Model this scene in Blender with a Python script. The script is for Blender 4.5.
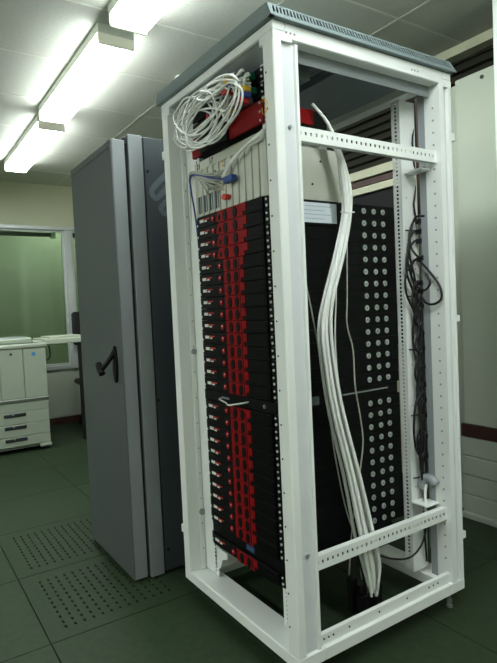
import bpy, bmesh, math, random
from mathutils import Vector, Matrix
random.seed(7)
S = bpy.context.scene
for o in list(bpy.data.objects): bpy.data.objects.remove(o)
col = S.collection

# ------------------------------------------------------------------ camera
FPX, YAW, PITCH, ROLL = 547.71, 0.5834, -0.04564, -0.04569
CAM = Vector((-0.9806, -1.2882, 1.1936))
fwd = Vector((math.cos(PITCH)*math.sin(YAW), math.cos(PITCH)*math.cos(YAW), math.sin(PITCH)))
rt = fwd.cross(Vector((0, 0, 1))).normalized(); up = rt.cross(fwd)
cr, sr = math.cos(ROLL), math.sin(ROLL)
R_, U_ = cr*rt + sr*up, -sr*rt + cr*up
cd = bpy.data.cameras.new('camera'); cam = bpy.data.objects.new('camera', cd); col.objects.link(cam)
m = Matrix.Identity(4)
for i in range(3):
    m[i][0], m[i][1], m[i][2], m[i][3] = R_[i], U_[i], -fwd[i], CAM[i]
cam.matrix_world = m
cd.sensor_fit = 'HORIZONTAL'; cd.sensor_width = 36.0; cd.lens = FPX*36.0/497.0; cd.clip_start = 0.02
S.camera = cam
def at(px, py, ax, val):          # pixel -> point on the plane ax = val
    d = fwd + R_*((px-248.5)/FPX) - U_*((py-331.5)/FPX)
    i = 'xyz'.index(ax)
    return CAM + d*((val-CAM[i])/d[i])

# ------------------------------------------------------------------ world, exposure
w = bpy.data.worlds.new('world'); S.world = w; w.use_nodes = True
w.node_tree.nodes['Background'].inputs[0].default_value = (0.55, 0.62, 0.52, 1)
w.node_tree.nodes['Background'].inputs[1].default_value = 0.02
S.view_settings.view_transform = 'Standard'; S.view_settings.look = 'None'
S.view_settings.gamma = 1.0; S.view_settings.use_curve_mapping = False
S.view_settings.exposure = 0.0
LAMP = 30.0                       # radiance of the fluorescent diffusers
LAMP_COL = (0.92, 1.0, 0.985, 1)

# ------------------------------------------------------------------ materials
def lin(c):
    return tuple(((v/255)/12.92 if v/255 <= .04045 else (((v/255)+.055)/1.055)**2.4) for v in c)
MATS = {}
def mat(name, rgb, rough=.5, metal=0, var=.06, scale=12, bump=0, spec=.5, emit=0, bscale=None):
    mt = bpy.data.materials.new(name); mt.use_nodes = True
    nt = mt.node_tree; b = nt.nodes['Principled BSDF']
    c = lin(rgb)
    tc = nt.nodes.new('ShaderNodeTexCoord'); nz = nt.nodes.new('ShaderNodeTexNoise')
    nz.inputs['Scale'].default_value = scale; nz.inputs['Detail'].default_value = 5
    nt.links.new(tc.outputs['Object'], nz.inputs['Vector'])
    rp = nt.nodes.new('ShaderNodeValToRGB')
    rp.color_ramp.elements[0].position = .3; rp.color_ramp.elements[1].position = .7
    rp.color_ramp.elements[0].color = (*[v*(1-var) for v in c], 1)
    rp.color_ramp.elements[1].color = (*[min(1, v*(1+var)) for v in c], 1)
    nt.links.new(nz.outputs['Fac'], rp.inputs[0]); nt.links.new(rp.outputs[0], b.inputs['Base Color'])
    b.inputs['Roughness'].default_value = rough; b.inputs['Metallic'].default_value = metal
    b.inputs['Specular IOR Level'].default_value = spec
    if bump:
        bp = nt.nodes.new('ShaderNodeBump'); bp.inputs['Strength'].default_value = bump
        bp.inputs['Distance'].default_value = .004
        n2 = nt.nodes.new('ShaderNodeTexNoise'); n2.inputs['Scale'].default_value = bscale or scale*4
        nt.links.new(tc.outputs['Object'], n2.inputs['Vector'])
        nt.links.new(n2.outputs['Fac'], bp.inputs['Height']); nt.links.new(bp.outputs[0], b.inputs['Normal'])
    if emit:
        b.inputs['Emission Color'].default_value = (*c, 1); b.inputs['Emission Strength'].default_value = emit
    MATS[name] = mt
    return mt
mat('rack_white', (234, 237, 234), .42, var=.02, scale=5)
mat('rack_grey', (150, 156, 160), .45, var=.02)
mat('groove', (216, 219, 222), .5, var=.03)  # greyer than the posts: shade of the grooves put into the colour
mat('pdu_green', (112, 128, 106), .5)
mat('zinc', (170, 176, 178), .35, .7, var=.05)
mat('roof_grey', (112, 125, 126), .5, var=.04)
mat('roof_under', (128, 140, 146), .55, var=.05)
mat('hole', (18, 18, 18), .8)
mat('screw', (60, 62, 62), .4, .6)
mat('screw_bright', (214, 218, 214), .35, .1)
mat('black', (9, 9, 10), .5, var=.15, scale=30, spec=.18)
mat('black_side', (7, 8, 9), .55, var=.1, scale=20, spec=.15)
mat('black_rubber', (14, 14, 16), .5)
mat('red', (134, 15, 20), .5, var=.08, scale=40, spec=.15)
mat('red_bright', (205, 40, 34), .4)
mat('red_button', (158, 24, 28), .45, spec=.25)
mat('badge', (225, 225, 220), .4)
mat('dot', (158, 166, 160), .35, var=.1, scale=200)
mat('beige', (188, 190, 178), .5, var=.03)
mat('beige_card', (196, 198, 186), .5, var=.03)
mat('cable_white', (236, 238, 234), .45, var=.03)
mat('cable_grey', (176, 178, 168), .5)
mat('cable_blue', (40, 70, 140), .5)
mat('cable_brown', (96, 60, 44), .5)
mat('green_plug', (20, 110, 82), .4)
mat('yellow_plug', (214, 170, 40), .4)
mat('blue_plug', (38, 62, 150), .4)
mat('lcd', (62, 82, 120), .25)
mat('paper', (214, 222, 232), .6, var=.02)
mat('cab_door', (80, 85, 86), .5, var=.04, scale=3)
mat('cab_edge', (118, 124, 125), .5, var=.03, scale=6)
mat('cab_side', (58, 65, 69), .5, var=.04, scale=4)
mat('cab_logo', (92, 101, 106), .5)
mat('wall_cream', (180, 183, 154), .7, var=.03, scale=2, bump=.05)
mat('wall_green', (134, 140, 122), .8, var=.06, scale=1.5)
mat('wall_panel', (184, 192, 174), .55, var=.03, scale=3)
mat('wall_board', (182, 188, 174), .55, var=.05, scale=6)
mat('brown_wood', (64, 36, 28), .5, var=.2, scale=9)
mat('dark_blind', (52, 52, 42), .55, var=.1)
mat('window_rail', (196, 196, 168), .5, var=.06, scale=8)
mat('ceiling_tile', (186, 187, 176), .85, var=.05, scale=60, bump=.35, bscale=160)
mat('grid_bar', (204, 205, 190), .6)
mat('subfloor', (34, 46, 30), .9)
mat('alu', (186, 190, 188), .45, .3)
mat('copier', (162, 171, 154), .5, var=.02)
mat('copier_band', (142, 148, 138), .5)
mat('copier_dark', (44, 46, 50), .4)
mat('copier_glass', (150, 160, 156), .2)
mat('blue_dot', (60, 140, 200), .4)
mat('table_top', (180, 188, 170), .5)
mat('table_black', (18, 18, 18), .5)
mat('lamp_body', (214, 218, 206), .5)
mat('lamp_end', (214, 216, 196), .5, emit=.28)
mat('clear_bag', (176, 182, 182), .15, var=.25, scale=30, bump=.8, bscale=40)
mat('tag_grey', (110, 120, 122), .4)
# floor: dark green vinyl with fine fibres
fm = mat('floor_green', (42, 56, 37), .55, var=.16, scale=34, bump=.12, bscale=220, spec=.2)
# lamp diffuser
lm = bpy.data.materials.new('lamp_diffuser'); lm.use_nodes = True
nt = lm.node_tree; nt.nodes.clear()
e = nt.nodes.new('ShaderNodeEmission'); e.inputs[0].default_value = LAMP_COL; e.inputs[1].default_value = LAMP
oo = nt.nodes.new('ShaderNodeOutputMaterial'); nt.links.new(e.outputs[0], oo.inputs[0]); MATS['lamp_diffuser'] = lm
# window glass
gm = bpy.data.materials.new('glass_pane'); gm.use_nodes = True
nt = gm.node_tree; nt.nodes.clear()
tr = nt.nodes.new('ShaderNodeBsdfTransparent'); tr.inputs[0].default_value = (.72, .80, .70, 1)
gl = nt.nodes.new('ShaderNodeBsdfGlossy'); gl.inputs[0].default_value = (.8, .9, .8, 1); gl.inputs[1].default_value = .06
fr = nt.nodes.new('ShaderNodeFresnel'); fr.inputs[0].default_value = 1.5
mx = nt.nodes.new('ShaderNodeMixShader'); oo = nt.nodes.new('ShaderNodeOutputMaterial')
nt.links.new(fr.outputs[0], mx.inputs[0]); nt.links.new(tr.outputs[0], mx.inputs[1]); nt.links.new(gl.outputs[0], mx.inputs[2])
nt.links.new(mx.outputs[0], oo.inputs[0]); MATS['glass_pane'] = gm

# ------------------------------------------------------------------ mesh helpers
WL = {}                           # world location of every object's origin
def wl(o): return WL.get(o.name, Vector((0, 0, 0)))
def link(name, me, mt, parent=None):
    """One mesh object. Mesh data arrive in world coordinates."""
    me.materials.clear(); me.materials.append(MATS[mt])
    o = bpy.data.objects.new(name, me); col.objects.link(o)
    if parent is not None:
        base = wl(parent); me.transform(Matrix.Translation(-base))
        o.parent = parent; WL[o.name] = base.copy()
    else:
        vs = [v.co for v in me.vertices]
        lo = Vector([min(v[i] for v in vs) for i in range(3)]); hi = Vector([max(v[i] for v in vs) for i in range(3)])
        c = Vector(((lo.x+hi.x)/2, (lo.y+hi.y)/2, lo.z))
        me.transform(Matrix.Translation(-c)); o.location = c; WL[o.name] = c
    return o
def thing(name, loc, label, cat, group=None):
    o = bpy.data.objects.new(name, None); col.objects.link(o); o.location = loc; o.empty_display_size = .05
    WL[o.name] = Vector(loc); return tag(o, label, cat, group)
def tag(o, label, cat, group=None):
    o['label'] = label; o['category'] = cat
    if group: o['group'] = group
    return o
def struct(o): o['kind'] = 'structure'; return o
def fin(bm, smooth=False):
    me = bpy.data.meshes.new('m'); bmesh.ops.recalc_face_normals(bm, faces=bm.faces[:])
    if smooth:
        for f in bm.faces: f.smooth = True
    bm.to_mesh(me); bm.free(); return me
def addbox(bm, x0, x1, y0, y1, z0, z1, bev=0):
    r = bmesh.ops.create_cube(bm, size=1)
    vs = r['verts']
    for v in vs:
        v.co = Vector((x0 if v.co.x < 0 else x1, y0 if v.co.y < 0 else y1, z0 if v.co.z < 0 else z1))
    if bev:
        es = list({e for v in vs for e in v.link_edges})
        bmesh.ops.bevel(bm, geom=es, offset=bev, segments=1, affect='EDGES', profile=.5)
def boxes(*bs, bev=0):
    bm = bmesh.new()
    for b in bs: addbox(bm, *b, bev=bev)
    return fin(bm)
def box(name, b, mt, parent=None, bev=0): return link(name, boxes(b, bev=bev), mt, parent)
def prism(pts, ax, a0, a1):
    """pts: 2-D outline in the two other axes (cyclic order kept), extruded along ax."""
    bm = bmesh.new(); k = 'xyz'.index(ax)
    def P(p, a):
        q = list(p); q.insert(k, a); return Vector(q)
    A = [bm.verts.new(P(p, a0)) for p in pts]; B = [bm.verts.new(P(p, a1)) for p in pts]
    bm.faces.new(A); bm.faces.new(B[::-1]); n = len(pts)
    for i in range(n): bm.faces.new((A[i], A[(i+1) % n], B[(i+1) % n], B[i]))
    return fin(bm)
def disc(c, ax, r, t, n=12, r2=None):
    """short cylinder (r) or ellipse (r, r2) around c, axis ax, thickness t"""
    k = 'xyz'.index(ax); r2 = r2 or r
    oth = [i for i in range(3) if i != k]
    pts = [(c[oth[0]]+r*math.cos(2*math.pi*i/n), c[oth[1]]+r2*math.sin(2*math.pi*i/n)) for i in range(n)]
    return prism(pts, ax, c[k]-t/2, c[k]+t/2)
def catmull(pts, n=6):
    P = [Vector(p) for p in pts]; out = []
    P = [P[0]*2-P[1]] + P + [P[-1]*2-P[-2]]
    for i in range(1, len(P)-2):
        a, b, c, d = P[i-1:i+3]
        for j in range(n):
            t = j/n
            out.append(.5*((2*b) + (c-a)*t + (2*a-5*b+4*c-d)*t*t + (3*b-a-3*c+d)*t**3))
    out.append(P[-2]); return out
def tube(pts, r, n=6, seg=6, raw=False):
    P = [Vector(p) for p in pts] if raw else catmull(pts, n)
    bm = bmesh.new(); rings = []
    t0 = (P[1]-P[0]).normalized(); nrm = t0.orthogonal().normalized()
    for i, p in enumerate(P):
        t = (P[min(i+1, len(P)-1)]-P[max(i-1, 0)]).normalized()
        nrm = (nrm - t*nrm.dot(t)).normalized(); bn = t.cross(nrm)
        rings.append([bm.verts.new(p + (nrm*math.cos(2*math.pi*k/seg)+bn*math.sin(2*math.pi*k/seg))*r) for k in range(seg)])
    for a, b in zip(rings, rings[1:]):
        for k in range(seg): bm.faces.new((a[k], a[(k+1) % seg], b[(k+1) % seg], b[k]))
    bm.faces.new(rings[0][::-1]); bm.faces.new(rings[-1])
    return fin(bm, True)
def sheet(o, u, v, us, vs, hole, t):
    """Perforated plate: origin o, unit dirs u, v, sorted cell edges us, vs, hole(i,j)->bool, thickness t along u x v"""
    o, u, v = Vector(o), Vector(u), Vector(v); n = u.cross(v).normalized()*t
    bm = bmesh.new(); V = {}
    def g(i, j, s):
        if (i, j, s) not in V: V[i, j, s] = bm.verts.new(o+u*us[i]+v*vs[j]+(n if s else Vector()))
        return V[i, j, s]
    nu, nv = len(us)-1, len(vs)-1
    H = [[hole(i, j) for j in range(nv)] for i in range(nu)]
    ex = lambda i, j: 0 <= i < nu and 0 <= j < nv and not H[i][j]
    for i in range(nu):
        for j in range(nv):
            if H[i][j]: continue
            for s in (0, 1):
                f = (g(i, j, s), g(i+1, j, s), g(i+1, j+1, s), g(i, j+1, s)); bm.faces.new(f if s else f[::-1])
            for (di, dj, a, b) in ((-1, 0, (i, j+1), (i, j)), (1, 0, (i+1, j), (i+1, j+1)), (0, -1, (i, j), (i+1, j)), (0, 1, (i+1, j+1), (i, j+1))):
                if not ex(i+di, j+dj): bm.faces.new((g(*a, 0), g(*b, 0), g(*b, 1), g(*a, 1)))
    return fin(bm)
def cells(a, b, starts, size):
    e = [a]
    for s in starts: e += [s, s+size]
    return e + [b]
def text_mesh(s, size, depth):
    cu = bpy.data.curves.new('t', 'FONT'); cu.body = s; cu.size = size; cu.extrude = depth; cu.align_x = 'CENTER'
    ob = bpy.data.objects.new('t', cu); col.objects.link(ob)
    dg = bpy.context.evaluated_depsgraph_get()
    me = bpy.data.meshes.new_from_object(ob.evaluated_get(dg)); bpy.data.objects.remove(ob); return me

# ------------------------------------------------------------------ room shell
RX0, RX1, RY0, RY1, RZ = -4.6, 1.92, -3.6, 4.85, 2.60
fl = struct(box('floor', (RX0-.1, RX1+.1, RY0-.1, 7.0, -.10, -.028), 'subfloor'))
T = .6
tile_me = perf_me = None
gx0, gy0 = -.553, .755
def perf_tile():
    n, mm = 13, 11
    us = cells(.002, T-.002, [.07+k*(.47/n) for k in range(n)], .009)
    vs = cells(.002, T-.002, [.07+k*(.47/mm) for k in range(mm)], .020)
    return sheet((0, 0, -.006), (1, 0, 0), (0, 1, 0), us, vs, lambda i, j: i % 2 == 1 and j % 2 == 1, .006)
plain = boxes((.0018, T-.0018, .0018, T-.0018, -.028, 0), bev=.0008)
perf = perf_tile()
base = wl(fl)
for mme in (plain, perf): mme.materials.append(MATS['floor_green'])
for i in range(-7, 5):
    for j in range(-7, 7):
        x, y = gx0+i*T, gy0+j*T
        if x > RX1 or x+T < RX0 or y+T < RY0 or y > RY1: continue
        me = perf if (i == 0 and j in (0, 1)) else plain
        o = bpy.data.objects.new('floor_tile', me); col.objects.link(o)
        o.parent = fl; o.location = Vector((x, y, 0))-base
box('adjoining_floor', (RX0, RX1, RY1+.05, 6.95, -.028, 0), 'floor_green', fl)
# ceiling: tiles hung in a pale grid
ce = struct(box('ceiling', (RX0-.1, RX1+.1, RY0-.1, 7.0, RZ+.012, RZ+.1), 'wall_cream'))
cx = [1.26-.6125*k for k in range(-1, 11)][::-1]; cy = [1.835+.6125*k for k in range(-9, 6)]
cb = wl(ce)
ct_me = boxes((.006, .6125-.006, .006, .6125-.006, 0, .012)); ct_me.materials.append(MATS['ceiling_tile'])
for a in cx:
    for b in cy:
        x1 = min(a+.6125, RX1)
        if x1 <= max(a, RX0)+.02 or b > RY1-.05 or b+.6125 < RY0: continue
        if a+.6125 <= RX1 and b+.6125 <= RY1 and a >= RX0:
            o = bpy.data.objects.new('ceiling_tile', ct_me); col.objects.link(o); o.parent = ce
            o.location = Vector((a, b, RZ))-cb
        else:
            link('ceiling_tile', boxes((max(a, RX0)+.006, x1-.006, max(b, RY0)+.006, min(b+.6125, RY1)-.006, RZ, RZ+.012)), 'ceiling_tile', ce)
for a in cx:
    if RX0 < a < RX1: box('grid_bar', (a-.006, a+.006, RY0, RY1, RZ-.002, RZ+.012), 'grid_bar', ce)
for b in cy:
    if RY0 < b < RY1: box('grid_bar', (RX0, RX1, b-.006, b+.006, RZ-.002, RZ+.012), 'grid_bar', ce)
# walls
struct(box('wall_left', (RX0-.1, RX0, RY0-.1, 7.0, 0, RZ+.05), 'wall_cream'))
struct(box('wall_near', (RX0, RX1, RY0-.1, RY0, 0, RZ+.05), 'wall_cream'))
wr = struct(box('wall_right', (RX1, RX1+.1, RY0-.1, 7.0, 0, RZ+.05), 'wall_cream'))
struct(box('wall_adjoining_room', (RX0, RX1, 6.3, 6.4, 0, RZ+.05), 'wall_green'))
# far wall: opaque band over a glazed partition
HZ, SZ = 2.155, .60
struct(box('wall_far', (RX0, RX1, RY1, RY1+.08, HZ, RZ+.05), 'wall_cream'))
lw = struct(box('wall_far_lower', (RX0, RX1, RY1+.02, RY1+.06, .07, SZ), 'wall_board'))
xs = [RX0, -2.36, -.81, .745, RX1]
for a, b in zip(xs, xs[1:]): box('lower_panel', (a+.03, b-.03, RY1+.008, RY1+.02, .09, SZ-.03), 'wall_board', lw)
struct(box('baseboard_far', (RX0, RX1, RY1, RY1+.07, 0, .07), 'brown_wood'))
wn = struct(box('window_1', (RX0, RX1, RY1-.015, RY1+.075, HZ-.035, HZ), 'alu'))
box('sill', (RX0, RX1, RY1-.01, RY1+.075, SZ, SZ+.04), 'alu', wn)
for q in xs[1:-1]: box('mullion', (q-.035, q+.035, RY1-.005, RY1+.07, SZ+.04, HZ-.035), 'alu', wn)
for k, (a, b) in enumerate(zip(xs, xs[1:])):
    for (p, q2, r, s) in ((a+.035, a+.06, SZ+.04, HZ-.035), (b-.06, b-.035, SZ+.04, HZ-.035), (a+.06, b-.06, SZ+.04, SZ+.065), (a+.06, b-.06, HZ-.055, HZ-.035)):
        box('sash_bar', (p, q2, RY1+.02, RY1+.05, r, s), 'alu', wn)
    box('pane', (a+.06, b-.06, RY1+.032, RY1+.038, SZ+.065, HZ-.055), 'glass_pane', wn)
    box('latch', (b-.055, b-.04, RY1+.0, RY1+.02, 1.10, 1.17), 'grid_bar', wn)
    box('reflection_strip', (a+.06, b-.16, RY1+.06, RY1+.11, HZ-.10, HZ-.06), 'dark_blind', wn)  # dark strip behind the glass, modelling a reflection along the pane top
    box('reflection_block', (b-.16, b-.11, RY1+.06, RY1+.11, HZ-.115, HZ-.055), 'grid_bar', wn)  # pale block ending the modelled reflection

# right wall: cladding in front of the windows
pn = struct(box('wall_right_cladding', (1.60, 1.64, -1.6, .52, 0, 2.32), 'wall_panel'))
box('upper_panel', (1.575, 1.60, -.70, .52, .515, 2.32), 'wall_panel', pn, bev=.003)
box('brown_rail', (1.570, 1.60, -1.6, .54, .445, .513), 'brown_wood', pn, bev=.003)
for k in range(4):
    z1 = .443-.105*k
    box('wall_board', (1.575, 1.60, -1.6, .54, max(z1-.101, .02) if k < 3 else .035, z1), 'wall_board', pn, bev=.003)
box('skirting', (1.562, 1.60, -1.6, .54, 0, .033), 'wall_board', pn, bev=.004)
for (y, z) in ((.364, 2.284), (-.55, 2.284)):
    link('panel_screw', disc((1.574, y, z), 'x', .010, .008), 'screw', pn)
p2 = struct(box('wall_right_setback', (1.68, 1.72, .56, .92, 0, 2.34), 'wall_panel'))
box('wood_post', (1.63, 1.68, .79, .83, 0, 2.34), 'brown_wood', p2)
# window with dark louvres on the right wall
w2 = struct(box('window_2', (1.80, 1.86, .92, 3.2, 1.93, 1.975), 'window_rail'))
box('head_rail', (1.78, 1.92, -1.6, 3.2, RZ-.05, RZ), 'window_rail', w2)
box('cross_rail', (1.81, 1.86, .92, 3.2, 1.985, 2.02), 'brown_wood', w2)
box('sash_rail', (1.79, 1.86, .92, 3.2, 2.03, 2.085), 'window_rail', w2)
box('backing', (1.885, 1.905, -1.6, 3.2, 1.0, RZ-.05), 'dark_blind', w2)
for k in range(9):
    z = 2.10+k*.055
    link('louvre', prism([(1.845, z), (1.850, z-.003), (1.882, z+.045), (1.877, z+.048)], 'y', -1.6, 3.2), 'dark_blind', w2)
box('lower_pane', (1.83, 1.84, .92, 3.2, .9, 1.93), 'black', w2)
# white column by the wall
struct(box('wall_column', (1.30, 1.56, -.35, .131, 0, RZ), 'rack_white', bev=.004))

# ------------------------------------------------------------------ ceiling lamps
def lamp(x, y0, y1, label):
    t = thing('ceiling_lamp', ((x), (y0+y1)/2, RZ-.10), label, 'lamp', 'fluorescent ceiling lamps')
    w2 = .092
    box('lamp_body', (x-w2, x+w2, y0, y1, RZ-.045, RZ-.001), 'lamp_body', t)
    for (a, b) in ((y0, y0+.018), (y1-.018, y1)):
        box('end_cap', (x-w2, x+w2, a, b, RZ-.098, RZ-.046), 'lamp_end', t, bev=.004)
    link('diffuser', prism([(x-w2+.003, RZ-.046), (x-w2+.003, RZ-.085), (x-w2+.014, RZ-.096), (x+w2-.014, RZ-.096), (x+w2-.003, RZ-.085), (x+w2-.003, RZ-.046)], 'y', y0+.0185, y1-.0185), 'lamp_diffuser', t)
LX = .055
lamp(-.6, 5.1, 6.2, 'added unseen box fluorescent ceiling lamp in the room behind the glazed partition')  # added lamp, itself unseen, to brighten the view through the glass
lamp(.9, 5.1, 6.2, 'second added unseen box fluorescent ceiling lamp behind the glazed partition, at the window wall')  # another added lamp to lift the tone behind the panes
lamp(LX+.03, 2.73, 4.03, 'white box fluorescent ceiling lamp closest to the glazed partition wall')
lamp(LX, 1.34, 2.58, 'white box fluorescent ceiling lamp in the middle of the row')
lamp(LX-.005, -.07, 1.18, 'glowing box fluorescent ceiling lamp directly before the middle one, above the rack front')
for qi, yy in enumerate((-2.9, -1.47, -.04, 1.37, 2.78)):
    lamp(-3.0, yy, yy+1.27, 'box fluorescent ceiling lamp in the row beside the left wall, %s from the near wall' % ('first', 'second', 'third', 'fourth', 'fifth')[qi])
lamp(LX, -1.48, -.22, 'box fluorescent ceiling lamp of the first row, overhead of the camera')
lamp(LX, -2.86, -1.59, 'box fluorescent ceiling lamp of the first row, at the near wall')

sd = thing('smoke_detector', (.62, 1.72, RZ-.05), 'small round white smoke detector on the ceiling above the rack', 'detector')
link('detector_base', disc((.62, 1.72, RZ-.012), 'z', .055, .018, 20), 'lamp_body', sd)
link('detector_head', disc((.62, 1.72, RZ-.036), 'z', .038, .030, 20), 'lamp_body', sd)

# ------------------------------------------------------------------ white rack
W, D, Z0, Z1 = .763, .816, .07, 2.02
rack = thing('open_server_rack', (D/2, W/2, 0), 'tall white open steel server rack with grey vented roof and no side panels', 'rack')
PW = .07
def post(name, sx, sy):
    # square corner post with a groove on its side face; sx, sy: 0 front/right, 1 rear/left
    X = (lambda a: a) if sx == 0 else (lambda a: D-a)
    Y = (lambda a: a) if sy == 0 else (lambda a: W-a)
    prof = [(0, .004), (.004, 0), (.029, 0), (.030, .012), (.080, .012), (.083, .003), (.092, .003), (.092, .018), (.056, .024), (.05, .054), (0, .052)]
    if sx == 1: prof = [(0, .004), (.004, 0), (.018, 0), (.020, .014), (.044, .014), (.046, 0), (PW, 0), (PW, .068), (0, .068)]
    p = link('corner_post', prism([(X(a), Y(b)) for a, b in prof], 'z', .1122, Z1-.0555), 'rack_white', rack)
    return p
nr = post('p', 0, 0); flp = post('p', 0, 1); rr = post('p', 1, 0); rl = post('p', 1, 1)
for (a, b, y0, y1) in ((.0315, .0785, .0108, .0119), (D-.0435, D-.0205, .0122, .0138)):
    box('groove_shade', (a, b, y0, y1, .1125, Z1-.056), 'groove', rack)  # grey strip painting the shade inside the post groove
# inner return of the front posts, towards the mounting rails
box('post_return', (.05, .085, W-.062, W-.0545, .1125, Z1-.056), 'rack_white', rack)
box('post_return', (.0505, .066, .0545, .120, .1125, Z1-.056), 'rack_white', rack)
box('rear_flange', (D-.068, D-.060, .0685, .100, .1125, Z1-.056), 'rack_grey', rack)
# base frame
bf = lambda n, b: box(n, b, 'rack_white', rack, bev=.003)
bf('base_beam', (0, .105, .0, W, Z0, .112)); bf('base_beam', (D-.09, D, 0, W, Z0, .112))
bf('base_beam', (.105, D-.09, 0, .075, Z0, .112)); bf('base_beam', (.105, D-.09, W-.075, W, Z0, .112))
# stepped inner lip of the side base beam with its hole pattern
box('base_lip', (.093, D-.071, .012, .028, .112, .150), 'rack_white', rack, bev=.002)
# top frame
for b in ((0, .045, 0, W, Z1-.030, Z1-.002), (D-.05, D, 0, W, Z1-.030, Z1-.002), (.045, D-.05, 0, .045, Z1-.048, Z1-.002), (.045, D-.05, W-.045, W, Z1-.048, Z1-.002)):
    bf('top_beam', b)
for b in ((0, .07, 0, .07), (0, .07, W-.07, W), (D-.07, D, 0, .07), (D-.07, D, W-.07, W)):
    box('corner_gusset', (b[0]+.0005, b[1], b[2]+.0005, b[3]-.0005, Z1-.0554, Z1-.0302), 'rack_white', rack)
link('front_header', prism([(.046, Z1-.030), (.012, Z1-.031), (.115, Z1-.075), (.118, Z1-.070)], 'y', .058, W-.058), 'rack_grey', rack)
box('rear_tie', (D-.16, D-.13, .05, W-.05, Z1-.075, Z1-.05), 'rack_white', rack)
box('top_flange', (.07, D-.07, .045, .050, Z1-.085, Z1-.045), 'rack_grey', rack)
# roof with sloping vented skirt
SK, RT = .016, 2.062
roof_plate = box('roof', (-SK+.001, D-.002, .002, W-.002, RT-.006, RT), 'roof_grey', rack)
def skirt(side):
    # bottom edge -> top edge; the front skirt is upright, the others lean inwards with slots on the long sides
    B = {'right': ((-SK, -SK), (D+SK, -SK)), 'rear': ((D+SK, -SK), (D+SK, W+SK)), 'left': ((D+SK, W+SK), (-SK, W+SK)), 'front': ((-SK, W+SK), (-SK, -SK))}[side]
    i = .002
    TP = {'right': ((-SK, i), (D-i, i)), 'rear': ((D-i, i), (D-i, W-i)), 'left': ((D-i, W-i), (-SK, W-i)), 'front': ((-SK, W-i), (-SK, i))}[side]
    slots = side in ('right', 'left')
    n = 64 if slots else 0
    us = cells(0, 1, [.018+k*.0151 for k in range(n)], .0082) if n else [0, 1]
    vs = [0, .30, .84, 1] if slots else [0, 1]
    me = sheet((0, 0, 0), (1, 0, 0), (0, 1, 0), us, vs, (lambda i, j: slots and i % 2 == 1 and j == 1), 1)
    b0, b1 = [Vector((*q, Z1)) for q in B]; t0, t1 = [Vector((*q, RT)) for q in TP]
    nrm = (b1-b0).cross(t0-b0).normalized()*-.0015
    for v in me.vertices:
        u_ = v.co.x + (.004 if slots and 0 < v.co.x < 1 else 0)*(v.co.y-.5)*2; q = v.co.y
        v.co = b0.lerp(b1, u_).lerp(t0.lerp(t1, u_), q) + (nrm if v.co.z < .5 else Vector())
    return me
for sd in ('right', 'front', 'rear', 'left'): link('roof_skirt', skirt(sd), 'roof_grey', rack)
for b in ((-SK, D+SK, -SK, 0.0, Z1-.0015, Z1+.001), (-SK, 0.0, -SK, W+SK, Z1-.0015, Z1+.001), (D, D+SK, -SK, W+SK, Z1-.0015, Z1+.001)):
    box('roof_rim', b, 'roof_grey', rack)
# underside of the roof: perforated vent plate in front, smooth fan plate behind
n = 22
us = cells(.05, .34, [.065+k*.012 for k in range(n)], .006); vs = cells(.05, W-.05, [.07+k*.03 for k in range(21)], .022)
link('vent_plate', sheet((0, 0, Z1-.02), (1, 0, 0), (0, 1, 0), us, vs, lambda i, j: i % 2 == 1 and j % 2 == 1, .0015), 'roof_under', rack)
fp = box('fan_plate', (.34, D-.05, .05, W-.05, Z1-.024, Z1-.018), 'roof_under', rack)
link('fan_plate_step', prism([(.34, Z1-.024), (.36, Z1-.04), (.62, Z1-.04), (.64, Z1-.024)], 'y', .12, W-.1), 'roof_under', fp)
box('cable_entry', (.14, .22, .10, .17, Z1-.10, Z1-.021), 'tag_grey', rack)
# side braces, perforated
def brace(z0, z1):
    us = cells(.056, D-.052, [.100+k*.0215 for k in range(30)], .008)
    h = z1-z0
    link('side_brace', sheet((0, .022, z0), (1, 0, 0), (0, 0, 1), us, [0, h*.42, h*.66, h], lambda i, j: i % 2 == 1 and j == 1, .0025), 'rack_white', rack)
    box('brace_flange', (.052, D-.052, .0222, .042, z1-.002, z1), 'rack_white', rack)
    box('brace_flange', (.052, D-.052, .0222, .042, z0, z0+.002), 'rack_white', rack)
brace(1.690, 1.733); brace(.352, .398)
# mounting rails with square holes
UH = .04445; UT = 1.546
def rail(x, y0, y1, z0, z1, hy, side, face):
    zs = []; z = z0+.012
    while z+.009 < z1: zs.append(z); z += UH/3
    vs = cells(0, z1-z0, [q-z0 for q in zs], .0092)
    us = [0, hy-y0, hy-y0+.011, y1-y0]
    r = link('mounting_rail', sheet((x+.002, y0, z0), (0, 1, 0), (0, 0, 1), us, vs, lambda i, j: i == 1 and j % 2 == 1, .002), 'rack_white', rack)
    if side: box('rail_flange', side, 'rack_white', r)
    return r
FX = .068                                            # plane of the front rails
rail(FX, .132, .166, .118, 1.962, .141, (FX, .10, .132, .134, .118, 1.962), 0)
rail(FX, W-.166, W-.060, .118, 1.962, W-.150, (FX, .10, W-.062, W-.060, .118, 1.962), 0)
r3 = rail(.680, .132, .172, .125, 1.945, .147, (.680, .765, .130, .132, .125, 1.945), 0)
rail(.680, W-.172, W-.132, .125, 1.945, W-.156, (.680, .765, W-.132, W-.130, .125, 1.945), 0)
box('rail_bracket', (.695, .745, .05, .1295, 1.668, 1.676), 'rack_white', rack, bev=.001)
box('rail_bracket', (.675, .747, .055, .1295, .402, .410), 'rack_white', rack, bev=.002)
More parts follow.
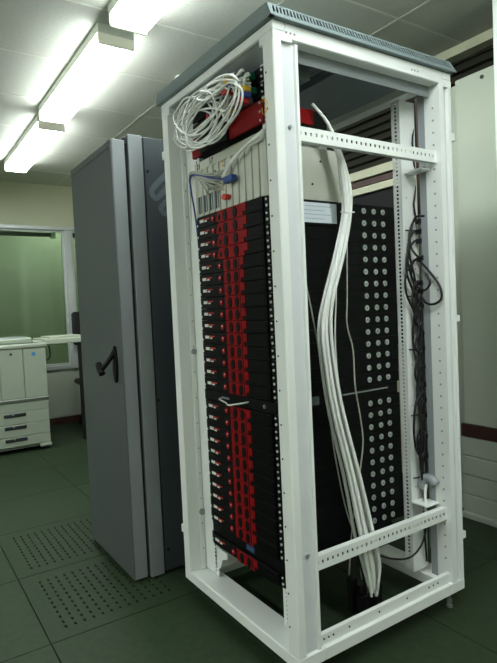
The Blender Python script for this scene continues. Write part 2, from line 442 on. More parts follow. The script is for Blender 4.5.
# rows of small holes and bolts on posts (too small to pick apart singly)
def dots(name, pts, ax, r, mt, parent=rack):
    bm = bmesh.new(); k = 'xyz'.index(ax); oth = [i for i in range(3) if i != k]
    for p in pts:
        A = []
        for s in (-.0012, .0012):
            ring = []
            for i in range(6):
                q = list(p); q[oth[0]] += r*math.cos(math.pi*i/3); q[oth[1]] += r*math.sin(math.pi*i/3); q[k] += s
                ring.append(bm.verts.new(q))
            A.append(ring)
        bm.faces.new(A[0]); bm.faces.new(A[1][::-1])
        for i in range(6): bm.faces.new((A[0][i], A[0][(i+1) % 6], A[1][(i+1) % 6], A[1][i]))
    o = link(name, fin(bm), mt, parent); o['kind'] = 'stuff'; return o
zz = [.2+.105*k for k in range(17)]
dots('bolt_holes', [(-.0005, .040, z) for z in zz], 'x', .0032, 'screw')
dots('bolt_holes', [(.034, .0105, z+.03) for z in zz], 'y', .003, 'screw')
dots('bolt_holes', [(.06, W-.0622, z) for z in zz], 'y', .003, 'rack_grey')
dots('bolt_holes', [(D-PW-.0005, .030, .2+.0445*k) for k in range(39)], 'x', .0042, 'rack_grey')
dots('bolt_holes', [(x, .1299, .3+.16*k+dx) for k in range(10) for x, dx in ((.705, 0), (.745, .05))], 'y', .003, 'rack_grey')
dots('bolt_holes', [(x, -.0005, 1.99) for x in (.05, .065, .08, .60, .615, .63)], 'y', .0035, 'rack_grey')
dots('bolt_holes', [(x, .0115, .133) for x in (.11, .13, .15, .22, .36, .50, .62, .645, .67)], 'y', .0035, 'screw')
for (x, z) in ((.055, 1.72), (.055, .42)):
    link('brace_bolt', disc((x, .008, z), 'y', .006, .008, 8), 'zinc', rack)
# clips for the missing panels
for b in ((0, .028, W, W+.016, 1.805, 1.838), (0, .028, W, W+.016, .262, .295), (D, D+.022, .004, .03, 1.775, 1.805), (D, D+.022, .004, .03, 1.10, 1.125), (D, D+.022, .004, .03, .262, .29)):
    box('panel_clip', b, 'rack_white', rack, bev=.002)
link('panel_clip', disc((.06, W-.065, .355), 'y', .013, .008), 'rack_grey', rack)
link('panel_clip', disc((.06, W-.065, 1.02), 'y', .012, .008), 'rack_grey', rack)
box('cable_clip', (.06, .085, W-.069, W-.062, 1.70, 1.735), 'rack_white', rack)
# levelling feet
for (x, y) in ((D-.05, .035), (.15, .12), (.15, W-.06), (D-.05, W-.05)):
    f = link('levelling_foot', disc((x, y, .0395), 'z', .006, .061, 8), 'zinc', rack)
    link('foot_nut', disc((x, y, .024), 'z', .010, .014, 6), 'zinc', f)
    link('foot_pad', disc((x, y, .004), 'z', .012, .008, 10), 'zinc', f)
# L-shaped support under the lowest server
sb = thing('support_bracket', (.10, .60, .16), 'white bent sheet support bracket under the lowest server', 'bracket')
link('web', boxes((.066, .20, .600, .606, .150, .252)), 'rack_white', sb)
link('foot_flange', prism([(.520, .236), (.606, .236), (.606, .156), (.58, .156), (.56, .20), (.52, .215)], 'x', .066, .072), 'rack_white', sb)

# ------------------------------------------------------------------ rack servers (built once per kind, local coordinates)
SY0, SY1 = .142, W-.142        # ears
CY = (SY0+SY1)/2
def server(kind):
    t = thing('rack_server', (0, 0, 0), '', 'server', 'red and black 1U rack servers')
    h = UH-.0003
    fx = FX-.004                                       # ears sit on the rail face
    box('chassis', (fx+.008, .665, .160, W-.160, .0006, h), 'black_side', t)
    for (a, b) in ((SY0, .163), (W-.163, SY1)):
        e_ = box('mounting_ear', (fx-.003, fx+.003, a, b, .001, h), 'black', t)
        yy = a+.007 if a < .3 else b-.007
        link('ear_screw', disc((fx-.004, yy, .014), 'x', .0046, .004, 8), 'screw_bright', e_)
        if a < .3: link('ear_screw', disc((fx-.004, yy+.002, .034), 'x', .0036, .004, 8), 'screw_bright', e_)
    bez = box('bezel', (fx-.012, fx+.008, .164, W-.164, .001, h), 'black', t, bev=.0015)
    f0 = fx-.012
    # badge: two pale marks and a red dash
    box('badge', (f0-.0015, f0, .552, .580, .020, .031), 'badge', t)
    box('badge_mark', (f0-.0014, f0, .527, .544, .019, .025), 'badge', t)
    box('badge_dash', (f0-.0014, f0, .508, .548, .0268, .0308), 'red_bright', t)
    if kind == 0: a, b, ov, small, dotx = .456, .254, (.390, .324), .434, .478
    else: a, b, ov, small, dotx = .416, .284, (.382, .335), None, .444
    pts = [(a, .001), (a, h-.001), (b, h-.001), (b, .016), (b+.02, .016), (b+.02, .001)]
    if kind == 0: pts = [(a, .012), (a-.018, h-.001), (b, h-.001), (b, .016), (b+.02, .016), (b+.02, .001), (a-.02, .001)]
    link('red_panel', prism(pts, 'x', f0-.003, f0), 'red', t)
    for y in ov: link('intake_oval', disc((f0-.0035, y, h*.47), 'x',   .0135 if kind == 0 else .0118, .004, 14, h*.43), 'black', t)
    if small: link('intake_oval', disc((f0-.0035, small-.004, h*.42), 'x', .006, .004, 10, .010), 'black', t)
    else: box('panel_step', (f0-.0036, f0-.003, b+.028, b+.033, .001, h-.002), 'black', t)
    k_ = link('power_button', disc((f0-.002, dotx, h*.5), 'x', .010, .005, 12), 'red_button', t)
    link('button_mark', disc((f0-.0050, dotx-.002, h*.55), 'x', .003, .001, 6), 'badge', k_)
    link('vent_grille', boxes(*[(f0-.002, f0, .170, b-.006, .004+q*.0078, .0085+q*.0078) for q in range(5)]), 'black_side', t)
    for x in (.503, .555, .603):
        d_ = link('rail_stud', disc((x, .1585, h*.5), 'y', .0104, .004, 12), 'dot', t)
        link('stud_slot', disc((x, .1560, h*.5), 'y', .0036, .0012, 8), 'tag_grey', d_)
    return t
def copy_thing(root, loc):
    r = root.copy(); col.objects.link(r); r.location = loc
    for ch in list(root.children):
        c = ch.copy(); col.objects.link(c); c.parent = r
        for g in list(ch.children):
            d = g.copy(); col.objects.link(d); d.parent = c
    return r
protoA, protoB = server(0), server(1)
ords = ['first', 'second', 'third', 'fourth', 'fifth', 'sixth', 'seventh', 'eighth', 'ninth', 'tenth', 'eleventh', 'twelfth', 'thirteenth', 'fourteenth', 'fifteenth']
used = set()
for u in list(range(15)) + list(range(16, 27)) + [28]:
    p = protoA if u < 4 else protoB
    loc = (0, 0, UT-UH*(u+1))
    if p in used: s_ = copy_thing(p, loc)
    else: s_ = p; p.location = loc; used.add(p)
    if u < 4: s_['label'] = 'black rack server with a wide red front panel, %s below the beige card chassis' % ords[u]
    elif u < 15: s_['label'] = 'black rack server with a narrow red front panel, %s below the beige card chassis' % ords[u]
    elif u < 27: s_['label'] = 'black and red rack server, %s below the pull-out drawer with the wire handle' % ords[u-16]
    else: s_['label'] = 'lowest black and red rack server, resting on the white bracket'
# pull-out drawer with wire handle
z = UT-UH*16
dr = thing('slide_out_drawer', (.1, CY, z), 'black pull-out rack drawer with thin silver wire handle between the two server blocks', 'console')
box('drawer_body', (FX, .660, .166, W-.166, z+.001, z+.043), 'black', dr)
box('drawer_front', (FX-.010, FX, SY0, SY1, z+.001, z+UH-.002), 'black', dr, bev=.002)
link('handle', tube([(FX-.010, .475, z+.022), (FX-.032, .470, z+.020), (FX-.046, .40, z+.016), (FX-.052, .375, z+.012), (FX-.046, .345, z+.016), (FX-.012, .30, z+.026)], .0032, 4), 'screw_bright', dr)
box('handle_plate', (FX-.013, FX-.010, .43, .485, z+.018, z+.026), 'zinc', dr)
link('lock', disc((FX-.012, .205, z+.022), 'x', .007, .006), 'zinc', dr)
box('slide', (.37, .60, .158, .166, z+.024, z+.028), 'zinc', dr)
box('slide_tab', (.19, .255, .158, .166, z+.008, z+.036), 'tag_grey', dr)
# dark unit with small blue display
z = UT-UH*28
du = thing('display_unit', (.1, CY, z), 'black rack unit with small blue display above the lowest server', 'rack unit')
box('chassis', (FX, .60, .162, W-.162, z+.001, z+UH-.002), 'black_side', du)
box('faceplate', (FX-.006, FX, SY0, SY1-.006, z+.001, z+UH-.002), 'black', du, bev=.002)
box('display', (FX-.008, FX-.006, .315, .365, z+.012, z+.032), 'lcd', du)
# ------------------------------------------------------------------ beige card chassis
cz0, cz1 = UT+.001, UT+4.25*UH
cc = thing('card_chassis', (.2, CY, cz0), 'beige card chassis with upright plug-in cards and wires above the servers', 'card chassis')
box('case', (FX+.02, .392, .155, W-.155, cz0, cz1-.012), 'beige', cc)
for (a, b) in ((SY0, .160), (W-.160, SY1)): box('mounting_flange', (FX-.006, FX-.001, a, b, cz0, cz1+.02), 'beige', cc)
ls = box('label_strip', (FX-.006, FX+.02, .160, W-.160, cz1-.012, cz1+.020), 'beige_card', cc)
for s_, y in (('21', .588), ('17', .490)):
    me = text_mesh(s_, .030, .0006)
    me.transform(Matrix.Translation((FX-.0068, y, cz1-.006)) @ Matrix(((0, 0, -1, 0), (-1, 0, 0, 0), (0, 1, 0, 0), (0, 0, 0, 1))))
    link('slot_number', me, 'hole', ls)
nc = 21; pw = (W-.32)/nc
for k in range(nc):
    y = .160+k*pw
    c_ = box('plug_in_card', (FX-.010 if k % 2 else FX-.006, FX+.02, y+.0009, y+pw-.0009, cz0+.002, cz1-.014), 'beige_card', cc, bev=.001)
    if k >= 13: box('card_slot', (FX-.0125, FX-.006, y+.006, y+pw-.008, cz0+.012, cz0+.075), 'tag_grey', c_)
    if k == 11:
        for q in range(9): box('led', (FX-.013, FX-.010, y+.007, y+.013, cz0+.03+q*.017, cz0+.037+q*.017), 'yellow_plug', c_)
for xx, zq in ((.26, 1.60), (.30, 1.68)): link('case_screw', disc((xx, .1545, zq), 'y', .004, .003, 8), 'screw', cc)
# ------------------------------------------------------------------ red unit, patch panels on top
ru = thing('red_rack_unit', (.1, CY, 1.775), 'red-fronted rack unit with black middle section above the card chassis', 'rack unit')
box('chassis', (FX, .34, .160, W-.160, 1.778, 1.850), 'black', ru)
for (a, b, mt_) in ((.148, .350, 'red'), (.350, .545, 'black'), (.545, .625, 'red')):
    box('front_panel', (FX-.012 if mt_ == 'red' else FX-.022, FX, a, b, 1.776, 1.850), mt_, ru, bev=.002)
box('port_block', (FX-.027, FX-.022, .375, .425, 1.81, 1.835), 'copier_dark', ru)
for zq in (1.785, 1.812, 1.84): link('ear_screw', disc((FX-.0125, .157, zq), 'x', .004, .004, 8), 'screw_bright', ru)
box('side_plate', (.10, .275, .154, .160, 1.800, 1.850), 'red', ru)
def patch(z, label):
    t = thing('patch_bay', (.1, CY, z), label, 'patch panel')
    box('frame', (FX, .16, .165, W-.165, z+.002, z+UH-.004), 'black', t)
    box('faceplate', (FX-.004, FX, SY0, SY1, z+.001, z+UH-.002), 'black', t)
    for q in (.012, .032): link('ear_screw', disc((FX-.006, .150, z+q), 'x', .004, .004, 8), 'screw_bright', t)
    return t
pA = patch(1.862, 'black patch panel with grey, yellow and red plugs above the red unit')
pB = patch(1.910, 'black patch panel with green plugs just under the rack roof')
for y in (.185, .205, .232, .252, .28, .305): 
    g_ = box('green_plug', (FX-.034, FX-.004, y, y+.017, 1.922, 1.946), 'green_plug', pB, bev=.002)
for k, (y, mt_) in enumerate(((.18, 'green_plug'), (.205, 'green_plug'), (.23, 'green_plug'), (.30, 'yellow_plug'), (.325, 'blue_plug'), (.345, 'red_bright'), (.40, 'yellow_plug'), (.425, 'blue_plug'), (.445, 'red_bright'))):
    box('plug', (FX-.036, FX-.004, y, y+.018, 1.876, 1.898), mt_, pA, bev=.002)
for (px, py) in ((225, 84), (240, 92)):
    for dz, mt_ in ((.010, 'yellow_plug'), (-.008, 'blue_plug'), (-.024, 'red_bright')):
        q = at(px-(2 if mt_ == 'red_bright' else 0), py, 'x', -.012)
        box('plug', (-.012, .022, q.y-.014, q.y+.014, q.z+dz-.008, q.z+dz+.008), mt_, pA, bev=.002)
box('grey_plug', (FX-.05, FX-.004, .20, .27, 1.853, 1.872), 'zinc', pA, bev=.003)
box('yellow_plug', (FX-.04, FX-.012, .29, .33, 1.852, 1.870), 'yellow_plug', pA, bev=.003)
# clear bag stuffed behind, above the card chassis
bm = bmesh.new(); bmesh.ops.create_icosphere(bm, subdivisions=3, radius=1)
for v in bm.verts:
    k = 1+.18*math.sin(7*v.co.x+3*v.co.z)+.12*math.sin(11*v.co.y+5*v.co.x)
    v.co = Vector((.265+v.co.x*.065*k, .20+v.co.y*.045*k, max(1.7245, 1.752+v.co.z*.028*k)))
tag(link('plastic_bag', fin(bm, True), 'clear_bag'), 'crumpled clear plastic bag lying on top of the beige card chassis', 'bag')
# paper label on the side of the uppermost servers
pl = thing('paper_label', (.29, .153, 1.47), 'white paper sheet taped to the black side of the top servers', 'label')
box('backing_card', (.17, .374, .1545, .1565, 1.462, 1.546), 'black', pl)
box('sheet', (.17, .365, .1535, .1545, 1.470, 1.538), 'paper', pl)
link('print_line', boxes(*[(.20, .34-.03*(k % 2), .1532, .1535, 1.525-k*.014, 1.5262-k*.014) for k in range(4)]), 'tag_grey', pl)

# ------------------------------------------------------------------ white coil of patch cables (front)
def coil_pt(px, py, x): return at(px, py, 'x', x)
NC = 16
for k in range(NC):
    j = lambda s: random.uniform(-s, s)
    xf = .026-.055*random.random()
    ex, ey = 238+random.uniform(-8, 12), 72+random.uniform(-3, 16)
    if k < 10:                     # long loops between the plugs and the lower left
        cxp, cyp, a0, b0, tilt = 208+j(6), 112+j(6), 37+j(6), 15+j(7), math.radians(-53+j(9))
    else:                          # rounder loops drooping at the lower left
        cxp, cyp, a0, b0, tilt = 198+j(5), 122+j(8), 23+j(6), 16+j(6), math.radians(-50+j(30))
    ring = []
    for i in range(13):
        th = -.35+i/12*(2*math.pi+.5)
        u, v = a0*math.cos(th), b0*math.sin(th)*(1 if k % 2 else -1)
        ring.append((cxp+u*math.cos(tilt)-v*math.sin(tilt)+j(1.2), cyp+u*math.sin(tilt)+v*math.cos(tilt)+j(1.2), xf+.012*math.sin(th*1.5+k)))
    path = [(ex, ey, FX-.036), (ex-4, ey+2, .026)] + ring + [(240+j(5), 84+j(5), .02), (246+j(5), 87+j(5), FX-.036)]
    o = link('patch_cable', tube([coil_pt(*p) for p in path], .0034, 4), 'cable_white')
    tag(o, 'white patch cable coiled in a loop in front of the red rack unit', 'cable', 'white patch cables coiled at the rack top')
# pair of white cables crossing the card chassis
for k in range(2):
    path = [(266, 127+k*3, .085), (262, 131+k*3, .045), (246-k*3, 146+k*2, .035), (232-k*4, 162+k*3, .04), (224-k*2, 178+k, .045), (222-k*3, 190+k, .062)]
    o = link('white_cable', tube([at(a, b, 'x', c) for a, b, c in path], .0042, 5), 'cable_white')
    tag(o, 'white cable slanting across the beige card chassis, %s of the pair' % ('upper', 'lower')[k], 'cable', 'white cables across the card chassis')
# grey wires fanning out from the left clip to the cards
for k in range(16):
    q = k/15
    ex = 204+26*((k*7) % 16)/15; ey = 173+q*24-(ex-204)*.35
    path = [(192, 236+random.uniform(-6, 6), .072), (190.5, 200, .068), (190, 182, .06), (191+random.uniform(-1, 2), 174+random.uniform(-2, 2), .05), (199+random.uniform(-2, 3), 172+q*9, .035), ((200+ex)/2+2, (176+q*10+ey)/2, .035), (ex, ey, FX-.008)]
    o = link('signal_wire', tube([at(a, b, 'x', c) for a, b, c in path], .0028, 4, 5), 'cable_grey')
    tag(o, 'thin grey wire fanning out from the post clip to the card chassis', 'wire', 'grey wires on the card chassis')
bc = thing('blue_cable', at(200, 232, 'x', .055), 'blue cable with blue plug running along the left post to the card chassis', 'cable')
link('cord', tube([at(a, b, 'x', c) for a, b, c in ((199.6, 262, .066), (198.6, 245, .064), (196.5, 225, .058), (194, 208, .05), (191, 190, .045), (190, 177, .045), (197, 175, .035), (212, 178, .03), (226, 179, .032))], .0034, 5), 'cable_blue', bc)
p = at(230, 179, 'x', .04); box('plug', (.028, .052, p.y-.028, p.y+.028, p.z-.011, p.z+.011), 'cable_blue', bc, bev=.002)
p = at(227, 197, 'x', .05)
rc = thing('red_connector', (p.x, p.y, p.z), 'small bright red connector plugged into the lower card chassis', 'connector')
link('shell', disc((.048, p.y, p.z), 'x', .016, .024, 10, .010), 'red_bright', rc)
box('pin', (.055, .062, p.y-.006, p.y+.006, p.z-.005, p.z+.005), 'hole', rc)
# thin yellow tie hanging on the near post
o = link('wire_tie', tube([at(a, b, 'x', -.004) for a, b in ((262, 102), (265, 99), (267, 104), (266, 112), (263, 114), (262, 108))], .0012, 4, 5), 'yellow_plug')
tag(o, 'thin yellow wire tie looped on the front rack post', 'tie')

# ------------------------------------------------------------------ hanging white bundle on the open side
bp = [(312, 104, .13, 2), (327, 123, .10, 2.5), (338, 150, .085, 4), (346, 185, .08, 6), (347.5, 212, .08, 5), (341, 250, .08, 6), (329, 300, .08, 6.5), (326, 330, .08, 8.5), (330, 370, .08, 9), (338, 415, .08, 10), (353, 475, .08, 11), (366, 535, .08, 13), (373, 575, .08, 11.5), (374, 596, .09, 6)]
NB = 22
for k in range(NB):
    a = 2*math.pi*k/NB*2.4; rr_ = .35+.65*((k*5) % NB)/NB
    u, v = math.cos(a)*rr_, math.sin(a)*rr_*.8
    pts = []
    strt = 0 if k < 3 else 2
    for i, (px, py, y, wd) in enumerate(bp[strt:]):
        uu = u if i > 0 else u*.6
        q = at(px+uu*wd, py, 'y', y+v*.026*(wd/7))
        q.y = min(max(q.y, .052), .145)
        if py > 560: q.z += (k % 5)*.012
        pts.append(q)
    if strt: pts.insert(0, at(322+u*8, 135+v*3, 'y', .135))
    o = link('network_cable', tube(pts, .0054, 4, 6), 'cable_white')
    tag(o, 'white network cable in the thick bundle hanging beside the servers', 'cable', 'white hanging cable bundle')
# two cable ties around the bundle
for (px, py, y, wd) in ((347.5, 212, .08, 6.5),):
    c = at(px, py, 'y', y)
    ring = [c+Vector((.024*math.cos(t), .022*math.sin(t), .003*math.sin(t))) for t in [2*math.pi*i/14 for i in range(14)]]
    tag(link('cable_tie', tube(ring+[ring[0]], .002, 3, 5), 'cable_white'), 'white cable tie holding the hanging bundle together', 'tie')
# stray thin cables
for path, mt_, nm in (
    ([(346, 165), (347, 200), (347, 230), (347, 300), (347, 325), (353, 350), (355, 385), (360, 415), (363, 440), (361, 463), (357, 490), (352, 530), (349, 575)], 'cable_grey', 'thin grey cable hanging loose beside the black server sides'),
    ([(288, 150), (290, 180), (297, 235), (303, 270), (311, 308), (318, 345), (323, 380), (329, 415), (335, 455), (345, 505), (357, 545), (362, 580)], 'cable_grey', 'thin grey cable hanging on the post side of the white bundle'),
    ([(346, 200), (341, 225), (337, 255), (336, 300), (335, 335), (337, 370), (341, 400), (344, 430)], 'cable_white', 'single white cable bowing out of the hanging bundle')):
    tag(link('loose_cable', tube([at(a, b, 'y', .125) for a, b in path], .0028, 5, 5), mt_), nm, 'cable')
# black plug cluster at the foot of the bundle
c = at(368, 604, 'z', .04); b_end = at(371, 588, 'y', .09)
pk = thing('plug_cluster', (c.x, c.y, .0), 'black connectors gathered at the foot of the white cable bundle', 'connector')
for k in range(5):
    ox, oy = (-.028, .02, -.005, .03, -.03)[k], (0, .01, .035, -.02, .05)[k]
    box('connector_body', (c.x+ox-.018, c.x+ox+.018, c.y+oy-.014, c.y+oy+.014, .002, .085+.012*k), 'black_rubber', pk, bev=.003)
for k in range(3):
    link('pigtail', tube([(c.x-.02+.02*k, c.y, .08), ((c.x+b_end.x)/2-.02+.015*k, (c.y+b_end.y)/2, .14), (b_end.x-.02+.016*k, b_end.y+.02, .22), (b_end.x-.05+.016*k, b_end.y+.02, .34)], .0036, 5), ('black_rubber', 'cable_grey', 'black_rubber')[k], pk)
# ------------------------------------------------------------------ power strip and black power cords in the rear corner
ps = thing('power_strip', (.785, .12, .2), 'tall upright pale green power strip with black plugs in the rear rack corner', 'power strip')
box('housing', (.772, .800, .098, .128, .20, 1.52), 'pdu_green', ps, bev=.002)
plugz = [1.490, 1.452, 1.415, 1.345, 1.255, 1.222, 1.165, 1.06, 1.0, .93, .86, .80, .74, .66, .58]
for zq in plugz: box('plug', (.745, .772, .098, .128, zq-.010, zq+.010), 'black_rubber', ps, bev=.003)
o = link('power_lead', tube([(.79, .14, 1.52), (.79, .142, 1.70), (.785, .145, 1.95)], .005, 4), 'cable_brown')
tag(o, 'thin brown lead rising from the power strip to the rack roof', 'cable')
def loop(path, label, r=.0042, x=None, y=.10, mt_='black_rubber'):
    tag(link('power_cable', tube([at(a, b, 'y', y) for a, b in path], r, 5), mt_), label, 'cable', 'black power cords in the rear rack corner')
lab = 'black power cord looping from the power strip in the rear rack corner'
arcs = []
for k, zq in enumerate(plugz[:4]):
    P = Vector((.745, .113, zq)); x0 = .690-.008*k
    arcs.append([P, P+Vector((-.03, -.004, -.004)), (x0, .108, zq-.05), (x0-.004, .108, zq-.13), (.715, .11, zq-.22), (.735, .115, zq-.34), (.74, .118, zq-.5)])
for k, zq in enumerate(plugz[4:]):
    P = Vector((.745, .110, zq)); s_ = (-1)**k
    arcs.append([P, P+Vector((-.025, -.006, .004)), (.70+.012*(k % 3), .106, zq-.02-.012*(k % 4)), (.692+.014*(k % 4), .104, zq-.09), (.715, .108, zq-.13), (.738, .106, zq-.06), (.742, .108, zq-.16)] + ([(.728, .112, max(zq-.34, .16)), (.735, .112, max(zq-.5, .14))] if k % 3 == 0 else [(.748, .11, zq-.20)]))
for ci, pth in enumerate(arcs):
    lab = 'black power cable looping from the %s plug of the power strip, counted from its top' % ords[ci]
    tag(link('power_cable', tube([Vector(p) for p in pth], .0042, 5), 'black_rubber'), lab, 'cable', 'black power cords in the rear rack corner')
# individually visible loops
for lb, xp, path in (
    ('black power cable making a wide loop over the rear flange', .735, [(421, 262), (428, 270), (436, 280), (441, 290), (441, 299), (434, 304), (426, 303), (422, 296)]),
    ('black power cable bowing outwards beside the uppermost plugs', .715, [(424, 216), (416, 217), (412, 226), (410, 238), (411, 247), (416, 255), (423, 259)]),
    ('black power cable making a short double bend below the uppermost plugs', .71, [(423, 256), (414, 261), (411, 270), (413, 281), (418, 287), (425, 290), (430, 283), (426, 274)]),
    ('black power cable hanging straight along the rear rail', .705, [(416, 290), (415, 310), (413, 330), (414, 350), (418, 372), (417, 392), (420, 420), (421, 450), (422, 480)])):
    tag(link('power_cable', tube([at(a, b, 'x', xp) for a, b in path], .0045, 6), 'black_rubber'), lb, 'cable')
tag(link('power_cable', tube([(.735, .10, .84), (.69, .10, .80), (.668, .098, .71), (.675, .098, .63), (.70, .10, .59), (.725, .10, .60), (.735, .1, .68)], .0045, 6), 'black_rubber'), 'black power cord making a large hanging ring on the rear rail', 'cable')
tag(link('power_cable', tube([(.775, .138, 1.95), (.765, .135, 1.86), (.745, .125, 1.80), (.74, .12, 1.74), (.765, .135, 1.68), (.755, .13, 1.60), (.735, .12, 1.55), (.76, .13, 1.49)], .004, 6), 'black_rubber'), 'thin black cord winding down above the power strip', 'cable')
for ti, zq in enumerate((1.455, 1.205, 1.0, .745, .50)):
    tag(link('cable_tie', tube([(.685, .122, zq), (.70, .118, zq-.001), (.725, .112, zq)], .003, 3, 5), 'black_rubber'), 'short black tie clamping cables to the rear rail, %s from its top' % ords[ti], 'tie', 'black ties on the rear rail')
tag(link('power_cable', tube([(.735, .10, .34), (.70, .10, .25), (.64, .11, .205), (.56, .13, .215), (.50, .17, .24)], .004, 6), 'black_rubber'), 'black power cord sagging across the lower rear rail', 'cable')
# grey wrapped hose at the bottom of the rear corner
hs = thing('foam_wrap', (.76, .09, .42), 'pale grey foam wrap around cables low in the rear rack corner', 'wrap')
link('wrap', tube([(.722, .112, .455), (.724, .106, .485), (.727, .090, .498), (.730, .070, .495), (.732, .056, .48)], .019, 4, 10), 'rack_grey', hs)
link('white_lead', tube([(.720, .09, .475), (.712, .09, .45), (.710, .09, .40), (.712, .09, .36)], .006, 4), 'cable_white', hs)

# ------------------------------------------------------------------ grey cabinet beside the rack
CX, CYs, CYe, CZ = -.143, .970, 1.555, .012
cab = thing('grey_cabinet', (.35, (CYs+CYe)/2, 0), 'tall dark grey equipment cabinet with a thick door beside the white rack', 'cabinet')
box('body', (.004, .86, CYs+.004, CYe-.004, CZ, 1.955), 'cab_side', cab, bev=.003)
for b in ((.006, .86, CYs, CYs+.004, CZ+.01, .958), (.006, .86, CYs, CYs+.004, .963, 1.95)):
    box('side_panel', b, 'cab_side', cab)
fr_ = box('front_frame', (-.067, -.002, CYs-.002, CYs+.05, CZ-.004, 1.957), 'cab_edge', cab, bev=.002)
box('front_frame', (-.067, -.002, CYe-.05, CYe, CZ-.004, 1.957), 'cab_edge', cab, bev=.002)
box('front_frame', (-.067, -.002, CYs+.05, CYe-.05, 1.90, 1.957), 'cab_edge', cab)
box('front_frame', (-.067, -.002, CYs+.05, CYe-.05, CZ-.004, CZ+.06), 'cab_edge', cab)
dd = box('door', (CX+.006, -.080, CYs+.006, CYe+.01, CZ+.002, 1.930), 'cab_edge', cab, bev=.002)
box('door_skin', (CX, CX+.006, CYs+.006, CYe+.01, CZ+.002, 1.930), 'cab_door', dd, bev=.002)
box('door_rim', (CX-.003, CX, CYs+.012, CYe+.004, 1.895, 1.905), 'cab_door', dd)
box('hinge', (-.0805, -.0665, CYs+.01, CYs+.05, 1.915, 1.945), 'hole', cab, bev=.002)
box('hinge', (-.0805, -.0665, CYe-.06, CYe-.02, .4, .46), 'hole', cab, bev=.002)
box('gap_seal', (-.080, -.067, CYs+.03, CYe-.03, CZ+.02, 1.90), 'black_rubber', cab)
hd = link('handle_plate', disc((CX-.004, 1.052, .965), 'x', .021, .012, 16, .082), 'black', cab)
link('handle_lever', tube([(CX-.008, 1.052, 1.02), (CX-.03, 1.06, .985), (CX-.050, 1.075, .955), (CX-.060, 1.085, .945)], .011, 4, 8), 'black', hd)
link('handle_knob', tube([(CX-.060, 1.115, .968), (CX-.062, 1.095, .948), (CX-.058, 1.075, .925)], .0145, 4, 8), 'black', hd)
for x, zq in ((.008+.01, 1.805), (.012, .795), (.02, .112)):
    link('panel_screw', disc((x, CYs-.002, zq), 'y', .007, .005, 8), 'hole', cab)
# light grey emblem of slanting rounded strokes on the side panel
def ribbon(pts, wd, y0, y1):
    P = catmull(pts, 6); L, Rr = [], []
    for i, p in enumerate(P):
        t = (P[min(i+1, len(P)-1)]-P[max(i-1, 0)]).normalized(); nrm = Vector((-t.z, 0, t.x))
        L.append((p+nrm*wd/2)); Rr.append((p-nrm*wd/2))
    bm = bmesh.new()
    v0 = [[bm.verts.new((q.x, y, q.z)) for q in L] for y in (y0, y1)]; v1 = [[bm.verts.new((q.x, y, q.z)) for q in Rr] for y in (y0, y1)]
    for i in range(len(P)-1):
        bm.faces.new((v0[0][i], v0[0][i+1], v1[0][i+1], v1[0][i])); bm.faces.new((v0[1][i], v0[1][i+1], v1[1][i+1], v1[1][i]))
        bm.faces.new((v0[0][i], v0[0][i+1], v0[1][i+1], v0[1][i])); bm.faces.new((v1[0][i], v1[0][i+1], v1[1][i+1], v1[1][i]))
    return fin(bm)
V3 = lambda a, b: Vector((a-.015, CYs, b))
link('emblem_stroke', ribbon([V3(.20, 1.875), (V3(.12, 1.80)), V3(.055, 1.735), V3(.048, 1.712), V3(.058, 1.695), V3(.078, 1.697), V3(.14, 1.76), V3(.22, 1.835)], .024, CYs-.0012, CYs), 'cab_logo', cab)
link('emblem_stroke', ribbon([V3(.24, 1.80), V3(.16, 1.72), V3(.095, 1.66), V3(.09, 1.64), V3(.105, 1.625), V3(.13, 1.64), V3(.20, 1.70)], .024, CYs-.0012, CYs), 'cab_logo', cab)

# ------------------------------------------------------------------ copier
cy0 = 3.80
cp = thing('office_copier', (-.27, cy0+.33, 0), 'large off-white floor-standing office copier with three paper drawers', 'copier')
box('cabinet', (-.75, .195, cy0+.02, cy0+.66, .05, .915), 'copier', cp, bev=.006)
box('top_deck', (-.76, .208, cy0-.005, cy0+.67, .915, .955), 'copier', cp, bev=.01)
box('document_cover', (-.70, .10, cy0+.06, cy0+.62, .955, 1.005), 'copier', cp, bev=.012)
box('platen_strip', (-.66, .06, cy0+.10, cy0+.30, 1.005, 1.015), 'copier_glass', cp, bev=.003)
box('side_tray', (.10, .19, cy0+.06, cy0+.60, .955, .97), 'copier', cp, bev=.004)
for (a, b) in ((-.745, -.195), (-.190, -.002), (.003, .193)):
    box('front_door', (a, b, cy0, cy0+.02, .480, .910), 'copier', cp, bev=.003)
link('lock', disc((-.098, cy0-.002, .872), 'y', .011, .006), 'copier_dark', cp)
link('power_badge', disc((.090, cy0-.001, .862), 'y', .017, .004, 16), 'blue_dot', cp)
link('ledge', prism([(cy0, .478), (cy0-.012, .47), (cy0+.006, .44), (cy0+.02, .44), (cy0+.02, .478)], 'x', -.748, .197), 'copier_band', cp)
box('fascia', (-.745, .193, cy0+.004, cy0+.02, .366, .438), 'copier', cp, bev=.002)
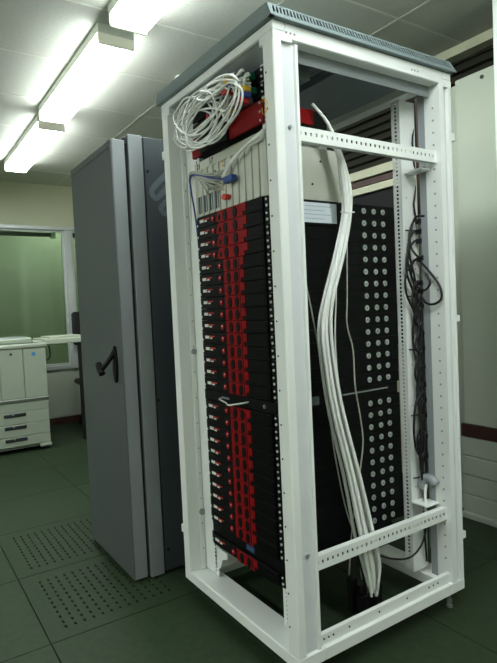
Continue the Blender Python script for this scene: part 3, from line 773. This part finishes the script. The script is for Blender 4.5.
for z0_, z1_ in ((.258, .362), (.150, .254), (.062, .146)):
    d_ = box('paper_drawer', (-.745, .193, cy0+.002, cy0+.02, z0_, z1_), 'copier', cp, bev=.003)
    box('grip', (-.185, -.005, cy0-.003, cy0+.004, z1_-.040, z1_-.010), 'copier_dark', d_, bev=.002)
    box('grip_lip', (-.115, -.105, cy0-.005, cy0-.003, z1_-.022, z1_-.012), 'copier', d_)
box('plinth', (-.74, .185, cy0+.03, cy0+.64, .035, .055), 'copier_band', cp)
for (x, y) in ((.15, cy0+.08), (-.70, cy0+.08), (.15, cy0+.6), (-.70, cy0+.6)):
    link('castor', disc((x, y, .018), 'x', .018, .022, 12), 'copier_dark', cp)
box('outrigger', (.10, .20, cy0-.01, cy0+.06, .03, .058), 'copier', cp, bev=.005)

# ------------------------------------------------------------------ side table, chair
tb = thing('side_table', (.5, 4.12, 0), 'pale-topped side table with black panel legs beside the copier', 'table')
box('table_top', (.215, .80, 3.90, 4.40, .930, .980), 'table_top', tb, bev=.006)
box('table_tray', (.27, .58, 3.96, 4.30, .980, .997), 'table_top', tb, bev=.004)
box('panel_leg', (.525, .80, 3.93, 3.96, 0, .930), 'table_black', tb)
box('panel_leg', (.76, .79, 3.96, 4.36, 0, .930), 'table_black', tb)
link('apron_cable', tube([(.33, 4.25, .90), (.34, 4.25, .80), (.30, 4.26, .76), (.26, 4.27, .77)], .006, 5), 'table_black', tb)
chh = thing('office_chair', (.92, 4.62, 0), 'black office chair behind the side table by the window post', 'chair')
bm = bmesh.new(); addbox(bm, .70, 1.10, 4.70, 4.75, .86, 1.22, bev=.02); link('backrest', fin(bm), 'table_black', chh)
box('seat', (.68, 1.12, 4.42, 4.72, .44, .50), 'table_black', chh, bev=.02)
box('back_support', (.88, .94, 4.735, 4.76, .44, .90), 'table_black', chh)
link('column', disc((.9, 4.6, .26), 'z', .025, .36, 10), 'zinc', chh)
for k in range(5):
    a = 2*math.pi*k/5+.2; v = Vector((math.cos(a)*.20, math.sin(a)*.20, 0))
    lg = link('base_arm', tube([(.9, 4.6, .10), (.9+v.x*.5, 4.6+v.y*.5, .085), (.9+v.x, 4.6+v.y, .06)], .014, 3, 6), 'table_black', chh)
    link('wheel', disc((.9+v.x, 4.6+v.y, .024), 'y', .024, .022, 10), 'table_black', lg)
